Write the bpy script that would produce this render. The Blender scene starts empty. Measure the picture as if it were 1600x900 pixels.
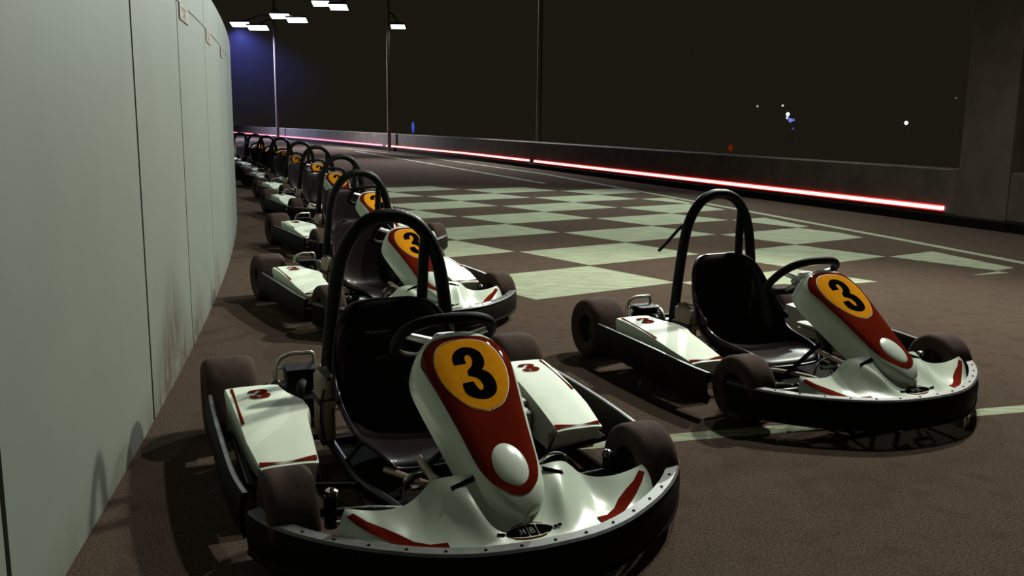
import bpy, math, random
from mathutils import Vector, Matrix
from mathutils.geometry import delaunay_2d_cdt
random.seed(7)
D = bpy.data
S = bpy.context.scene
COL = S.collection
PI = math.pi

# ------------------------------------------------------------------ camera
CAM_H = 1.12048
PITCH, ROLL, FPX = math.radians(10.249), 0.012086, 1432.6
cam_data = D.cameras.new('camera')
cam_data.sensor_width = 36.0
cam_data.lens = FPX / 1600 * 36.0
cam_data.clip_end = 400
cam = D.objects.new('camera', cam_data)
COL.objects.link(cam)
_cp, _sp = math.cos(PITCH), math.sin(PITCH)
_F = Vector((0, _cp, -_sp)); _U = Vector((0, _sp, _cp)); _R = Vector((1, 0, 0))
_R2 = _R * math.cos(ROLL) + _U * math.sin(ROLL)
_U2 = _U * math.cos(ROLL) - _R * math.sin(ROLL)
cam.matrix_world = Matrix(((_R2.x, _U2.x, -_F.x, 0), (_R2.y, _U2.y, -_F.y, 0), (_R2.z, _U2.z, -_F.z, CAM_H), (0, 0, 0, 1)))
S.camera = cam

# ------------------------------------------------------------------ colour management, sky
S.view_settings.view_transform = 'Standard'
S.view_settings.look = 'None'
S.view_settings.exposure = 0.0
S.view_settings.gamma = 1.0
S.view_settings.use_curve_mapping = False
W = D.worlds.new('night_sky'); S.world = W; W.use_nodes = True
W.node_tree.nodes['Background'].inputs[0].default_value = (0.0100, 0.0088, 0.0050, 1)
W.node_tree.nodes['Background'].inputs[1].default_value = 1.0

# ------------------------------------------------------------------ lamps over the track
def spot(name, loc, aim, power, col, ang=110, blend=.6, size=.2):
    l = D.lights.new(name, 'SPOT'); l.energy = power; l.color = col
    l.spot_size = math.radians(ang); l.spot_blend = blend; l.shadow_soft_size = size
    o = D.objects.new(name, l); COL.objects.link(o); o.location = loc
    o.rotation_euler = (Vector(aim) - Vector(loc)).to_track_quat('-Z', 'Y').to_euler()
    return o
spot('track_light_near', (3.8, 7.9, 4.9), (-0.3, 3.0, 0.2), 2100, (0.98, 1.0, 0.86), 100, .7, .12)
spot('track_light_overhead', (2.7, 7.0, 6.4), (0.6, 4.6, 0), 950, (0.98, 1.0, 0.87), 150, .5, .12)
spot('track_light_middle', (3.2, 15.0, 6.0), (-0.6, 10.5, 0), 2300, (0.90, 1.0, 0.90), 95, .7, .15)
spot('track_light_far', (-1.0, 27.0, 6.5), (-4.0, 21.5, 0), 5200, (0.86, 0.92, 1.0), 110, .7, .2)

# ------------------------------------------------------------------ node helper
class NT:
    def __init__(s, mat):
        mat.use_nodes = True; s.t = mat.node_tree; s.n = s.t.nodes; s.l = s.t.links
        s.b = s.n['Principled BSDF']
    def new(s, typ, **kw):
        n = s.n.new(typ)
        for k, v in kw.items(): setattr(n, k, v)
        return n
    def put(s, sock, v):
        if hasattr(v, 'is_output') or isinstance(v, bpy.types.NodeSocket): s.l.new(v, sock)
        else: sock.default_value = v
    def m(s, op, a, b=0.0, c=None, clamp=False):
        n = s.new('ShaderNodeMath', operation=op, use_clamp=clamp)
        s.put(n.inputs[0], a); s.put(n.inputs[1], b)
        if c is not None: s.put(n.inputs[2], c)
        return n.outputs[0]
    def mix(s, f, a, b):
        n = s.new('ShaderNodeMix', data_type='RGBA')
        s.put(n.inputs[0], f); s.put(n.inputs[6], a); s.put(n.inputs[7], b)
        return n.outputs[2]
    def noise(s, vec, scale, detail=2.0, rough=.5):
        n = s.new('ShaderNodeTexNoise'); n.inputs['Scale'].default_value = scale
        n.inputs['Detail'].default_value = detail; n.inputs['Roughness'].default_value = rough
        if vec is not None: s.l.new(vec, n.inputs['Vector'])
        return n.outputs[0]
    def ramp(s, f, lo, hi):
        n = s.new('ShaderNodeMapRange'); n.inputs[1].default_value = lo; n.inputs[2].default_value = hi
        s.l.new(f, n.inputs[0]); return n.outputs[0]
def c4(c): return (c[0], c[1], c[2], 1)
def M(name, col, rough=.5, metal=0., var=.12, nscale=14., coat=0., emit=None, estr=1., spec=.5, bump=0.):
    mat = D.materials.new(name); g = NT(mat); b = g.b
    tc = g.new('ShaderNodeTexCoord').outputs['Object']
    f = g.noise(tc, nscale, 3)
    dark = tuple(x * (1 - var) for x in col); lite = tuple(min(1, x * (1 + var)) for x in col)
    g.l.new(g.mix(g.ramp(f, .35, .65), c4(dark), c4(lite)), b.inputs['Base Color'])
    b.inputs['Roughness'].default_value = rough; b.inputs['Metallic'].default_value = metal
    b.inputs['Coat Weight'].default_value = coat; b.inputs['Coat Roughness'].default_value = .04
    b.inputs['Specular IOR Level'].default_value = spec
    if emit:
        b.inputs['Emission Color'].default_value = c4(emit); b.inputs['Emission Strength'].default_value = estr
    if bump:
        bn = g.new('ShaderNodeBump'); bn.inputs['Strength'].default_value = bump; bn.inputs['Distance'].default_value = .002
        g.l.new(g.noise(tc, 160, 2), bn.inputs['Height']); g.l.new(bn.outputs[0], b.inputs['Normal'])
    return mat

MAT = dict(
    white=M('white_bodywork', (.60, .68, .58), .30, var=.03, coat=.4),
    podw=M('matt_white_plastic', (.72, .79, .68), .5, spec=.15, var=.03),
    maroon=M('maroon_gloss', (.105, .0095, .004), .5, coat=.30, spec=0, var=.05),
    red=M('red_vinyl', (.135, .012, .006), .5, spec=0, var=.05),
    yellow=M('amber_vinyl', (.60, .235, .009), .5, coat=.25, spec=0, var=.06, nscale=60),
    black=M('black_vinyl', (.002, .002, .002), .8, var=.1, spec=0),
    dome=M('pale_dome', (.60, .68, .60), .22, coat=.4, var=.02),
    plastic=M('black_plastic', (.0105, .0078, .0066), .6, var=.2, spec=.06),
    seat=M('black_fibreglass', (.0095, .0050, .0072), .38, coat=.16, var=.15, spec=.16),
    tyre=M('slick_rubber', (.058, .038, .032), .85, spec=.06, var=.12, nscale=30, bump=.3),
    rim=M('dark_wheel_rim', (.04, .04, .04), .45, metal=.6),
    rail=M('scuffed_bumper_rail', (.095, .095, .095), .45, var=.2, nscale=40),
    tube=M('black_powder_coat', (.006, .0052, .0048), .45, coat=.06, var=.15, spec=.14),
    chrome=M('chrome', (.6, .6, .58), .18, metal=1.0, var=.05),
    alloy=M('dull_alloy', (.50, .49, .44), .38, metal=.7, var=.15),
    tank=M('cream_tank', (.24, .18, .125), .45, var=.08),
    tray=M('dark_floor_tray', (.005, .0042, .0038), .8, var=.2, spec=.03),
    rod=M('tan_strut', (.35, .25, .19), .4, var=.1),
    strap=M('black_webbing', (.010, .009, .009), .8),
    inner=M('pod_inner_plastic', (.50, .49, .42), .5, var=.04),
)

# ------------------------------------------------------------------ mesh builder
class MB:
    def __init__(s): s.v = []; s.f = []; s.m = []
    def add(s, vs, fs, mi=0):
        o = len(s.v); s.v += [tuple(v) for v in vs]
        s.f += [tuple(i + o for i in f) for f in fs]; s.m += [mi] * len(fs); return s
    def grid(s, P, closeu=False, closev=False, mi=0, flip=False):
        nu, nv = len(P), len(P[0]); fs = []
        for i in range(nu if closeu else nu - 1):
            for j in range(nv if closev else nv - 1):
                a, b = i, (i + 1) % nu; c, d = j, (j + 1) % nv
                q = (a * nv + c, a * nv + d, b * nv + d, b * nv + c)
                fs.append(q[::-1] if flip else q)
        return s.add([p for r in P for p in r], fs, mi)
    def tube(s, pts, r, n=12, closed=False, mi=0, caps=True):
        pts = [Vector(p) for p in pts]; N = len(pts)
        rr = r if isinstance(r, (list, tuple)) else [r] * N
        T = []
        for i in range(N):
            if closed: t = pts[(i + 1) % N] - pts[i - 1]
            else: t = pts[min(i + 1, N - 1)] - pts[max(i - 1, 0)]
            T.append(t.normalized())
        up = Vector((0, 0, 1)) if abs(T[0].z) < .9 else Vector((1, 0, 0))
        nrm = (up - T[0] * up.dot(T[0])).normalized(); P = []
        for i in range(N):
            nrm = (nrm - T[i] * nrm.dot(T[i])).normalized(); bi = T[i].cross(nrm)
            P.append([pts[i] + (nrm * math.cos(2 * PI * k / n) + bi * math.sin(2 * PI * k / n)) * rr[i] for k in range(n)])
        s.grid(P, closeu=closed, closev=True, mi=mi)
        if caps and not closed:
            o = len(s.v) - N * n
            s.f.append(tuple(o + k for k in range(n))); s.m.append(mi)
            s.f.append(tuple(o + (N - 1) * n + k for k in reversed(range(n)))); s.m.append(mi)
        return s
    def box(s, c, d, mi=0, mat=None, bev=0.0):
        x, y, z = d[0] / 2, d[1] / 2, d[2] / 2
        if bev <= 0:
            vs = [Vector((a * x, b * y, e * z)) for a in (-1, 1) for b in (-1, 1) for e in (-1, 1)]
            fs = [(0, 1, 3, 2), (4, 6, 7, 5), (0, 4, 5, 1), (2, 3, 7, 6), (0, 2, 6, 4), (1, 5, 7, 3)]
        else:
            ring = []
            for zz, k in ((-z, bev), (-z + bev, 0), (z - bev, 0), (z, bev)):
                X, Y = x - k, y - k; r = bev
                R = []
                for cx, cy, a0 in ((X - r, Y - r, 0), (-X + r, Y - r, 90), (-X + r, -Y + r, 180), (X - r, -Y + r, 270)):
                    for a in (0, 45, 90):
                        t = math.radians(a0 + a); R.append(Vector((cx + r * math.cos(t), cy + r * math.sin(t), zz)))
                ring.append(R)
            vs = [p for R in ring for p in R]; n = 12; fs = []
            for i in range(3):
                for j in range(n): fs.append((i * n + j, i * n + (j + 1) % n, (i + 1) * n + (j + 1) % n, (i + 1) * n + j))
            fs.append(tuple(reversed(range(n)))); fs.append(tuple(3 * n + j for j in range(n)))
        if mat is not None: vs = [mat @ v for v in vs]
        return s.add([v + Vector(c) for v in vs], fs, mi)
    def lathe(s, prof, c, axis='y', n=40, mi=0):
        P = []
        for a, r in prof:
            row = []
            for k in range(n):
                t = 2 * PI * k / n; u, w = r * math.cos(t), r * math.sin(t)
                row.append(Vector(c) + (Vector((u, a, w)) if axis == 'y' else Vector((a, u, w)) if axis == 'x' else Vector((u, w, a))))
            P.append(row)
        return s.grid(P, closev=True, mi=mi)
    def obj(s, name, mats, parent=None, smooth=True, sharp=40, solid=0, offset=-1, bevel=0):
        me = D.meshes.new(name); me.from_pydata(s.v, [], s.f); me.validate()
        if not isinstance(mats, (list, tuple)): mats = [mats]
        for m in mats: me.materials.append(m)
        if len(me.polygons) == len(s.m): me.polygons.foreach_set('material_index', s.m)
        import bmesh
        bm = bmesh.new(); bm.from_mesh(me); bmesh.ops.remove_doubles(bm, verts=bm.verts, dist=1e-6)
        bmesh.ops.recalc_face_normals(bm, faces=bm.faces); bm.to_mesh(me); bm.free()
        if smooth:
            me.polygons.foreach_set('use_smooth', [True] * len(me.polygons))
            me.set_sharp_from_angle(angle=math.radians(sharp))
        o = D.objects.new(name, me); COL.objects.link(o)
        if parent is not None: o.parent = parent
        if solid:
            md = o.modifiers.new('thickness', 'SOLIDIFY'); md.thickness = solid; md.offset = offset
        if bevel:
            md = o.modifiers.new('edge', 'BEVEL'); md.width = bevel; md.segments = 2; md.limit_method = 'ANGLE'
        return o
def tag(o, label, cat, group=None):
    o['label'] = label; o['category'] = cat
    if group: o['group'] = group
    return o
def struct(o): o['kind'] = 'structure'; return o
def empty(name, loc=(0, 0, 0), rz=0):
    o = D.objects.new(name, None); o.empty_display_size = .1; COL.objects.link(o)
    o.location = loc; o.rotation_euler = (0, 0, rz); return o

def lerp(a, b, t): return a + (b - a) * t
def interp(tab, x):
    if x <= tab[0][0]: return tab[0][1:] if len(tab[0]) > 2 else tab[0][1]
    for p, q in zip(tab, tab[1:]):
        if x <= q[0]:
            t = (x - p[0]) / (q[0] - p[0])
            r = tuple(lerp(a, b, t) for a, b in zip(p[1:], q[1:])); return r if len(r) > 1 else r[0]
    return tab[-1][1:] if len(tab[-1]) > 2 else tab[-1][1]
def catmull(pts, n=6, closed=False):
    pts = [Vector(p) for p in pts]; out = []; N = len(pts)
    rng = range(N if closed else N - 1)
    for i in rng:
        if closed: p0, p1, p2, p3 = pts[i - 1], pts[i], pts[(i + 1) % N], pts[(i + 2) % N]
        else: p0, p1, p2, p3 = pts[max(i - 1, 0)], pts[i], pts[i + 1], pts[min(i + 2, N - 1)]
        for k in range(n):
            t = k / n
            out.append(0.5 * ((2 * p1) + (p2 - p0) * t + (2 * p0 - 5 * p1 + 4 * p2 - p3) * t * t + (3 * p1 - p0 - 3 * p2 + p3) * t ** 3))
    if not closed: out.append(pts[-1])
    return out
def smoothtab(tab, n=8):
    k = len(tab[0]); pts = catmull([(r[0], r[1], r[2] if k > 2 else 0) for r in tab], n)
    return [tuple(p)[:k] for p in pts]

def decal(outline, fn, step, off=.0012, thick=0):
    """fill a 2-D outline with small triangles and lay it on the surface fn(x, y) -> (point, normal)"""
    vs = [Vector((x, y)) for x, y in outline]; n = len(vs)
    xs = [v.x for v in vs]; ys = [v.y for v in vs]
    def inside(x, y):
        c = False; j = n - 1
        for i in range(n):
            if (vs[i].y > y) != (vs[j].y > y) and x < (vs[j].x - vs[i].x) * (y - vs[i].y) / (vs[j].y - vs[i].y) + vs[i].x: c = not c
            j = i
        return c
    pts = list(vs); x = min(xs) + step / 2
    while x < max(xs):
        y = min(ys) + step / 2
        while y < max(ys):
            if inside(x, y) and min((Vector((x, y)) - v).length for v in vs) > step * .45: pts.append(Vector((x, y)))
            y += step
        x += step
    edges = [(i, (i + 1) % n) for i in range(n)]
    V, E, F, *_ = delaunay_2d_cdt(pts, edges, [list(range(n))], 1, 1e-7)
    mb = MB(); out = []
    for v in V:
        p, nn = fn(v.x, v.y); out.append(p + nn * off)
    mb.add(out, [tuple(f) for f in F]); return mb

# ================================================================== SETTING
# ---- floor: asphalt with painted start grid, lines
def seg_mask(g, x, y, a, b, w):
    """1 inside a painted line of width w from a to b"""
    dx, dy = b[0] - a[0], b[1] - a[1]; L = math.hypot(dx, dy); ux, uy = dx / L, dy / L
    px = g.m('SUBTRACT', x, a[0]); py = g.m('SUBTRACT', y, a[1])
    t = g.m('ADD', g.m('MULTIPLY', px, ux), g.m('MULTIPLY', py, uy))
    d = g.m('ABSOLUTE', g.m('SUBTRACT', g.m('MULTIPLY', px, -uy), g.m('MULTIPLY', py, -ux)))
    return g.m('MULTIPLY', g.m('LESS_THAN', d, w / 2), g.m('MULTIPLY', g.m('GREATER_THAN', t, 0), g.m('LESS_THAN', t, L)))
def asphalt_material():
    mat = D.materials.new('painted_asphalt'); g = NT(mat)
    geo = g.new('ShaderNodeNewGeometry').outputs['Position']
    sep = g.new('ShaderNodeSeparateXYZ'); g.l.new(geo, sep.inputs[0]); x, y = sep.outputs[0], sep.outputs[1]
    # lattice of the chequered area
    ox, oy = 0.759, 15.41
    e1 = (.944 * math.cos(-.912), .944 * math.sin(-.912)); e2 = (1.278 * math.cos(-2.530), 1.278 * math.sin(-2.530))
    det = e1[0] * e2[1] - e1[1] * e2[0]
    px = g.m('SUBTRACT', x, ox); py = g.m('SUBTRACT', y, oy)
    I = g.m('ADD', g.m('MULTIPLY', px, e2[1] / det), g.m('MULTIPLY', py, -e2[0] / det))
    J = g.m('ADD', g.m('MULTIPLY', px, -e1[1] / det), g.m('MULTIPLY', py, e1[0] / det))
    sm = g.m('ADD', g.m('FLOOR', I), g.m('FLOOR', J))
    odd = g.m('ABSOLUTE', g.m('MODULO', sm, 2.0))
    chk = g.m('GREATER_THAN', odd, .5)
    # hairline gaps where two painted squares meet
    for q in (I, J):
        fr = g.m('FRACT', q); e = g.m('MINIMUM', fr, g.m('SUBTRACT', 1.0, fr)); chk = g.m('MULTIPLY', chk, g.m('GREATER_THAN', e, .012))
    chk = g.m('MULTIPLY', chk, g.m('GREATER_THAN', sm, -1.5))
    chk = g.m('MULTIPLY', chk, g.m('LESS_THAN', J, 5.0))
    def side(a, b):  # 1 on the left of a->b
        dx, dy = b[0] - a[0], b[1] - a[1]
        return g.m('GREATER_THAN', g.m('SUBTRACT', g.m('MULTIPLY', g.m('SUBTRACT', y, a[1]), dx), g.m('MULTIPLY', g.m('SUBTRACT', x, a[0]), dy)), 0)
    chk = g.m('MULTIPLY', chk, side((4.12, 7.3), (2.063, 15.375)))
    chk = g.m('MULTIPLY', chk, side((2.518, 6.574), (4.065, 7.198)))
    chk = g.m('MULTIPLY', chk, side((-2.65, 15.5), (-.5, 5.0)))
    lines = None
    R = [(-9.53, 42.8), (-6.18, 36.12), (-2.90, 29.47), (.68, 20.50), (1.82, 16.59), (3.03, 12.40), (3.91, 9.30), (4.33, 7.68), (4.85, 5.6), (5.5, 3.0)]
    segs = [(R[i], R[i + 1], .11) for i in range(len(R) - 1)]
    segs += [((-5.86, 34.24), (-2.24, 24.83), .11), ((-2.24, 24.83), (.59, 17.26), .11), ((.15, 3.062), (4.2, 4.155), .078)]
    for a, b, w in segs:
        s_ = seg_mask(g, x, y, a, b, w); lines = s_ if lines is None else g.m('MAXIMUM', lines, s_)
    # wear
    fine = g.noise(geo, 150, 2, .7); mid = g.noise(geo, 9, 4, .6); big = g.noise(geo, .8, 3, .5)
    grit = g.noise(geo, 260, 1, .5)
    mp = g.new('ShaderNodeMapping'); g.l.new(geo, mp.inputs[0]); mp.inputs['Rotation'].default_value = (0, 0, .35); mp.inputs['Scale'].default_value = (1.2, 9, 1)
    streak = g.noise(mp.outputs[0], 3.0, 4, .65)
    wear = g.m('MULTIPLY', g.ramp(g.m('ADD', fine, g.m('MULTIPLY', streak, .55)), .42, .70), 1.0, clamp=True)
    paint = g.m('MAXIMUM', chk, lines)
    paintf = g.m('MULTIPLY', paint, g.m('ADD', .72, g.m('MULTIPLY', wear, .28)))
    asp = g.mix(g.ramp(fine, .33, .67), (.030, .021, .016, 1), (.100, .073, .058, 1))
    asp = g.mix(g.m('MULTIPLY', g.ramp(grit, .55, .72), .5), asp, (.13, .10, .08, 1))
    asp = g.mix(g.m('MULTIPLY', g.ramp(mid, .50, .72), .40), asp, (.032, .021, .016, 1))
    asp = g.mix(g.m('MULTIPLY', g.ramp(big, .45, .70), .30), asp, (.045, .034, .030, 1))
    pc = g.mix(g.ramp(streak, .35, .65), (.19, .205, .14, 1), (.31, .345, .255, 1))
    g.l.new(g.mix(paintf, asp, pc), g.b.inputs['Base Color'])
    g.b.inputs['Roughness'].default_value = .9; g.b.inputs['Specular IOR Level'].default_value = 0.0
    bn = g.new('ShaderNodeBump'); bn.inputs['Strength'].default_value = .3; bn.inputs['Distance'].default_value = .004
    g.l.new(fine, bn.inputs['Height']); g.l.new(bn.outputs[0], g.b.inputs['Normal'])
    return mat
def barrier_x(y):
    return interp([(-6, 9.2122 + .3797 * 6), (28.0, 9.2122 - .3797 * 28), (35, -4.65), (47.5, -10.5), (67, -20.4), (90, -33)], y)
def wall_x(y): return -.7202 - .1668 * y - .00632 * y * y
mb = MB(); rows = []
for k in range(97):
    y = -6 + k; rows.append([(-60, y, 0), (-20, y, 0), (barrier_x(y) + .05, y, 0)])
mb.grid(rows); struct(mb.obj('floor', asphalt_material(), smooth=False))

# ---- left wall: curved row of pale boards
def wall_material():
    mat = D.materials.new('pale_wall_board'); g = NT(mat)
    geo = g.new('ShaderNodeNewGeometry').outputs['Position']
    sep = g.new('ShaderNodeSeparateXYZ'); g.l.new(geo, sep.inputs[0]); y, z = sep.outputs[1], sep.outputs[2]
    mp = g.new('ShaderNodeMapping'); g.l.new(geo, mp.inputs[0]); mp.inputs['Scale'].default_value = (9, 9, 1.3)
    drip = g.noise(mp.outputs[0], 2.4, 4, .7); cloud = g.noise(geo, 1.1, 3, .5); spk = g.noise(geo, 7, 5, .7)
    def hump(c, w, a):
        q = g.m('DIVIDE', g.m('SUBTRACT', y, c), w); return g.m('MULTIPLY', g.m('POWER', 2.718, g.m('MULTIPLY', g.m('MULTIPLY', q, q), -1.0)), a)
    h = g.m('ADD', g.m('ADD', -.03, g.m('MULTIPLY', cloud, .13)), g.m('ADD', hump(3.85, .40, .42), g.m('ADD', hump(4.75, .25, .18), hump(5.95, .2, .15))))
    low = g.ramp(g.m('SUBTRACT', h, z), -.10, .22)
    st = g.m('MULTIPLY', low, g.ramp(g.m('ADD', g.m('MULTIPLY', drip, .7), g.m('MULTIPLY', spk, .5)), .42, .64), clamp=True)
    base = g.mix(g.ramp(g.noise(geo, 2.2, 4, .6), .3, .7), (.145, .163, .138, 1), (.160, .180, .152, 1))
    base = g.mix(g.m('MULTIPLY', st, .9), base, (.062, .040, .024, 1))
    g.l.new(base, g.b.inputs['Base Color']); g.b.inputs['Roughness'].default_value = .62
    g.b.inputs['Specular IOR Level'].default_value = .3
    return mat
WH = 1.91
seams = [-4.4, -2.85, -1.3, .2, 1.76, 3.31, 4.46, 5.73, 7.12, 8.5, 9.9, 11.3, 12.7, 14.1, 15.5]
mb = MB(); seamm = M('dark_seam', (.035, .022, .014), .8)
T = .12
def wp(y, z, off=0):
    sl = -.1668 - .01264 * y; n = Vector((1, -sl, 0)).normalized()
    return Vector((wall_x(y), y, z)) + n * off
for a, b in zip(seams, seams[1:]):
    k = 8; g0 = .013 if a < 4.4 else .007; ys = [lerp(a + g0, b - g0, i / k) for i in range(k + 1)]
    zb = [0, .6, 1.2, 1.664]; 
    prof = [(0, -T), (0, 0)] + [(z, 0) for z in (.5, 1.1)] + [(1.664, 0)]
    mb.grid([[wp(y, z, o) for z, o in prof] + [wp(y, 1.664, -T)] for y in ys])
    prof = [(1.671, -T), (1.671, 0), (WH, 0), (WH, -T)]
    mb.grid([[wp(y, z, o) for z, o in prof] for y in ys])
    for y in (ys[0], ys[-1]):
        mb.add([wp(y, 0, 0), wp(y, 0, -T), wp(y, WH, -T), wp(y, WH, 0)], [(0, 1, 2, 3)])
mb.grid([[wp(y, 0, -.012), wp(y, WH - .02, -.012)] for y in [seams[0] + i * .25 for i in range(80)]], mi=1)
struct(mb.obj('wall_left', [wall_material(), seamm], smooth=True, sharp=30))
# small notice plates under the top seam
plate_m = M('faded_notice', (.22, .19, .15), .6, var=.15, nscale=60); ink = M('notice_ink', (.07, .05, .04), .7)
for (a, b), lab in zip([(4.54, 4.87), (5.84, 6.17), (7.19, 7.50)],
        ['small faded notice plate on the pale wall, the nearest of the three', 'small notice plate on the pale wall, the middle one of the three', 'thin notice plate on the pale wall, the furthest of the three']):
    t = empty('notice_plate', wp((a + b) / 2, 1.628, 0)); tag(t, lab, 'sign', 'notice plates on the wall')
    L0 = Vector(t.location)
    mb = MB(); P = []
    for y in (a, (a + b) / 2, b): P.append([wp(y, z, o) - L0 for z, o in ((1.59, 0), (1.59, .006), (1.665, .006), (1.665, 0))])
    mb.grid(P); mb.add([P[0][i] for i in range(4)], [(0, 1, 2, 3)]); mb.add([P[2][i] for i in range(4)], [(3, 2, 1, 0)])
    mb.obj('plate', plate_m, t, smooth=False)
    mb = MB()
    for z0, z1, ya, yb in ((1.648, 1.653, .15, .8), (1.636, 1.641, .2, .7), (1.613, 1.627, .38, .62), (1.603, 1.607, .2, .75)):
        ya, yb = lerp(a, b, ya), lerp(a, b, yb)
        mb.add([wp(ya, z0, .0075) - L0, wp(yb, z0, .0075) - L0, wp(yb, z1, .0075) - L0, wp(ya, z1, .0075) - L0], [(0, 1, 2, 3)])
    mb.obj('printing', ink, t, smooth=False)

# ---- barrier along the far side of the track
conc = M('grey_concrete', (.098, .077, .064), .85, var=.2, nscale=3, bump=.5)
recess_dark = M('recess_shade_band', (.006, .005, .004), .9, spec=.1)  # near-black colour gives the shade of the recess under the light strips
BH = .642
def bpnt(y, off, z):
    d = .3; t = Vector((barrier_x(y + d) - barrier_x(y - d), 2 * d, 0)).normalized(); n = Vector((-t.y, t.x, 0))  # towards the track
    return Vector((barrier_x(y), y, 0)) + n * off + Vector((0, 0, z))
prof = [(0, 0), (0, BH - .012), (-.012, BH), (-.28, BH), (-.30, BH - .012), (-.30, -.3)]
mb = MB(); ysb = [2 + .6 * i for i in range(60)] + [38 + 1.5 * i for i in range(34)]
mb.grid([[bpnt(y, o, z) for o, z in prof] for y in ysb])
struct(mb.obj('wall_right', conc, sharp=30))
mb = MB(); pk = [(.002, 0), (.05, 0), (.05, .10), (.03, .128), (.002, .128)]
mb.grid([[bpnt(y, o, z) for o, z in pk] for y in ysb if y > 9])
struct(mb.obj('trim_1', recess_dark, sharp=30))
# pillar standing on the barrier
mb = MB(); pil = M('pillar_concrete', (.105, .080, .066), .85, var=.15, nscale=3)
def bbox(y0, y1, o0, o1, z0, z1):
    v = [bpnt(y, o, z) for y in (y0, y1) for o in (o0, o1) for z in (z0, z1)]
    mb.add(v, [(0, 1, 3, 2), (4, 6, 7, 5), (0, 4, 5, 1), (2, 3, 7, 6), (0, 2, 6, 4), (1, 5, 7, 3)])
bbox(10.02, 10.66, -.12, .035, 0, 6.0)
bbox(10.68, 10.76, -.12, .025, 0, .65)
struct(mb.obj('trim_2', pil, smooth=False, bevel=.01))

# ---- light strips on the barrier
def strip(y0, y1, core, edge, lab, z=.182):
    t = empty('light_strip', bpnt((y0 + y1) / 2, 0, z)); tag(t, lab, 'light strip', 'light strips along the barrier')
    L0 = Vector(t.location); n = max(2, int((y1 - y0) / 1.0)); ys = [lerp(y0, y1, i / n) for i in range(n + 1)]
    def band(zs, o):
        mb = MB(); P = [[bpnt(y, 0.001, zs[0]) - L0, bpnt(y, o, zs[0]) - L0, bpnt(y, o, zs[1]) - L0, bpnt(y, .001, zs[1]) - L0] for y in ys]
        mb.grid(P); mb.add(P[0], [(0, 1, 2, 3)]); mb.add(P[-1], [(3, 2, 1, 0)]); return mb
    band((z - .022, z + .022), .042).obj('tube', core, t, smooth=False)
    band((z + .023, z + .035), .038).obj('halo_band', edge, t, smooth=False)  # emissive bands above and below imitate the red halo around the tube
    band((z - .035, z - .023), .038).obj('halo_band', edge, t, smooth=False)
core = M('neon_core', (.9, .5, .45), .4, emit=(1.0, .62, .58), estr=1.75)
edge = M('red_halo_band', (.5, .02, .02), .4, emit=(1.0, .035, .03), estr=.85)  # halo colour, not a part of the tube
core2 = M('neon_core_pink', (.9, .4, .5), .4, emit=(1.0, .38, .50), estr=1.5)
edge2 = M('pink_halo_band', (.5, .02, .1), .4, emit=(1.0, .03, .09), estr=.8)
strip(10.84, 22.85, core, edge, 'long glowing red-white light strip on the barrier, the nearest and thickest')
strip(23.2, 35.4, core, edge, 'glowing red-white light strip on the barrier, the middle length between two gaps')
strip(35.9, 88, core2, edge2, 'thin glowing pink light strip on the far barrier behind the kart row')

# ---- light masts
lamp_e = M('lamp_glass', (1, 1, 1), .3, emit=(.93, .97, 1.0), estr=6)
mast_m = M('grey_mast_steel', (.20, .16, .145), .6, metal=.2); head_m = M('lamp_housing', (.02, .02, .03), .5)
def mast(base, h, heads, lab, r=.07, light=None):
    t = empty('light_mast', base); tag(t, lab, 'light mast')
    mb = MB(); mb.tube([(0, 0, 0), (0, 0, h)], [r, r * .85], 14); mb.tube([(0, 0, 0), (0, 0, .12)], r * 1.8, 14)
    mb.obj('pole', mast_m, t)
    for hx, hy, hz, w, dep, tilt in heads:
        mb = MB(); mb.tube([(0, 0, min(h - .05, hz + .5)), (hx * .4, hy * .4, hz + .45), (hx, hy, hz + .1)], .035, 8); mb.obj('arm', head_m, t)
        rot = Matrix.Rotation(math.radians(tilt), 3, 'X')
        mb = MB(); mb.box((hx, hy, hz), (w, dep, .09), mat=rot, bev=.02)
        hd = mb.obj('lamp_head', head_m, t, smooth=False)
        mb = MB(); q = [rot @ Vector((a * w * .46, b * dep * .46, -.05)) + Vector((hx, hy, hz)) for a, b in ((-1, -1), (1, -1), (1, 1), (-1, 1))]
        mb.add(q, [(0, 1, 2, 3)]); mb.obj('lens', lamp_e, hd, smooth=False)
    if light:
        hx, hy, hz, w, dep, tilt = heads[0]
        l = D.lights.new('mast_light', 'SPOT'); l.energy = light[0]; l.color = light[1]; l.spot_size = math.radians(150); l.spot_blend = .5; l.shadow_soft_size = .4
        o = D.objects.new('mast_light', l); COL.objects.link(o); o.location = Vector(base) + Vector((hx, hy, hz - .2))
    return t
def at(u, v, Y):
    d = _F + _R2 * ((u - 800) / FPX) - _U2 * ((v - 450) / FPX); k = Y / d.y
    return Vector((0, 0, CAM_H)) + d * k
def foot(u, Y, off=-.45):
    p = at(u, 215, Y); return Vector((p.x, p.y, 0))
f1 = foot(433, 51)
f2 = foot(608, 33.5); f3 = foot(842, 22.6)
for f in (f2, f3): f.x = max(f.x, barrier_x(f.y) + .5)
f3 = Vector((at(842, 220, 23.6).x, 23.6, -.25)); f2 = Vector((at(608, 208, 34.5).x, 34.5, -.25)); f1 = Vector((at(433.5, 200, 52).x, 52, -.25))
for f, u, Y in ((f1, 433.5, 52), (f2, 608, 34.5), (f3, 842, 23.6)):
    f.x = at(u, 190, Y).x
def hd(base, u, v, Y, w, dep=.62, tilt=-20):
    p = at(u, v, Y) - base; return (p.x, p.y, p.z, w, dep, tilt)
blue = (.55, .62, 1.0)
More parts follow.
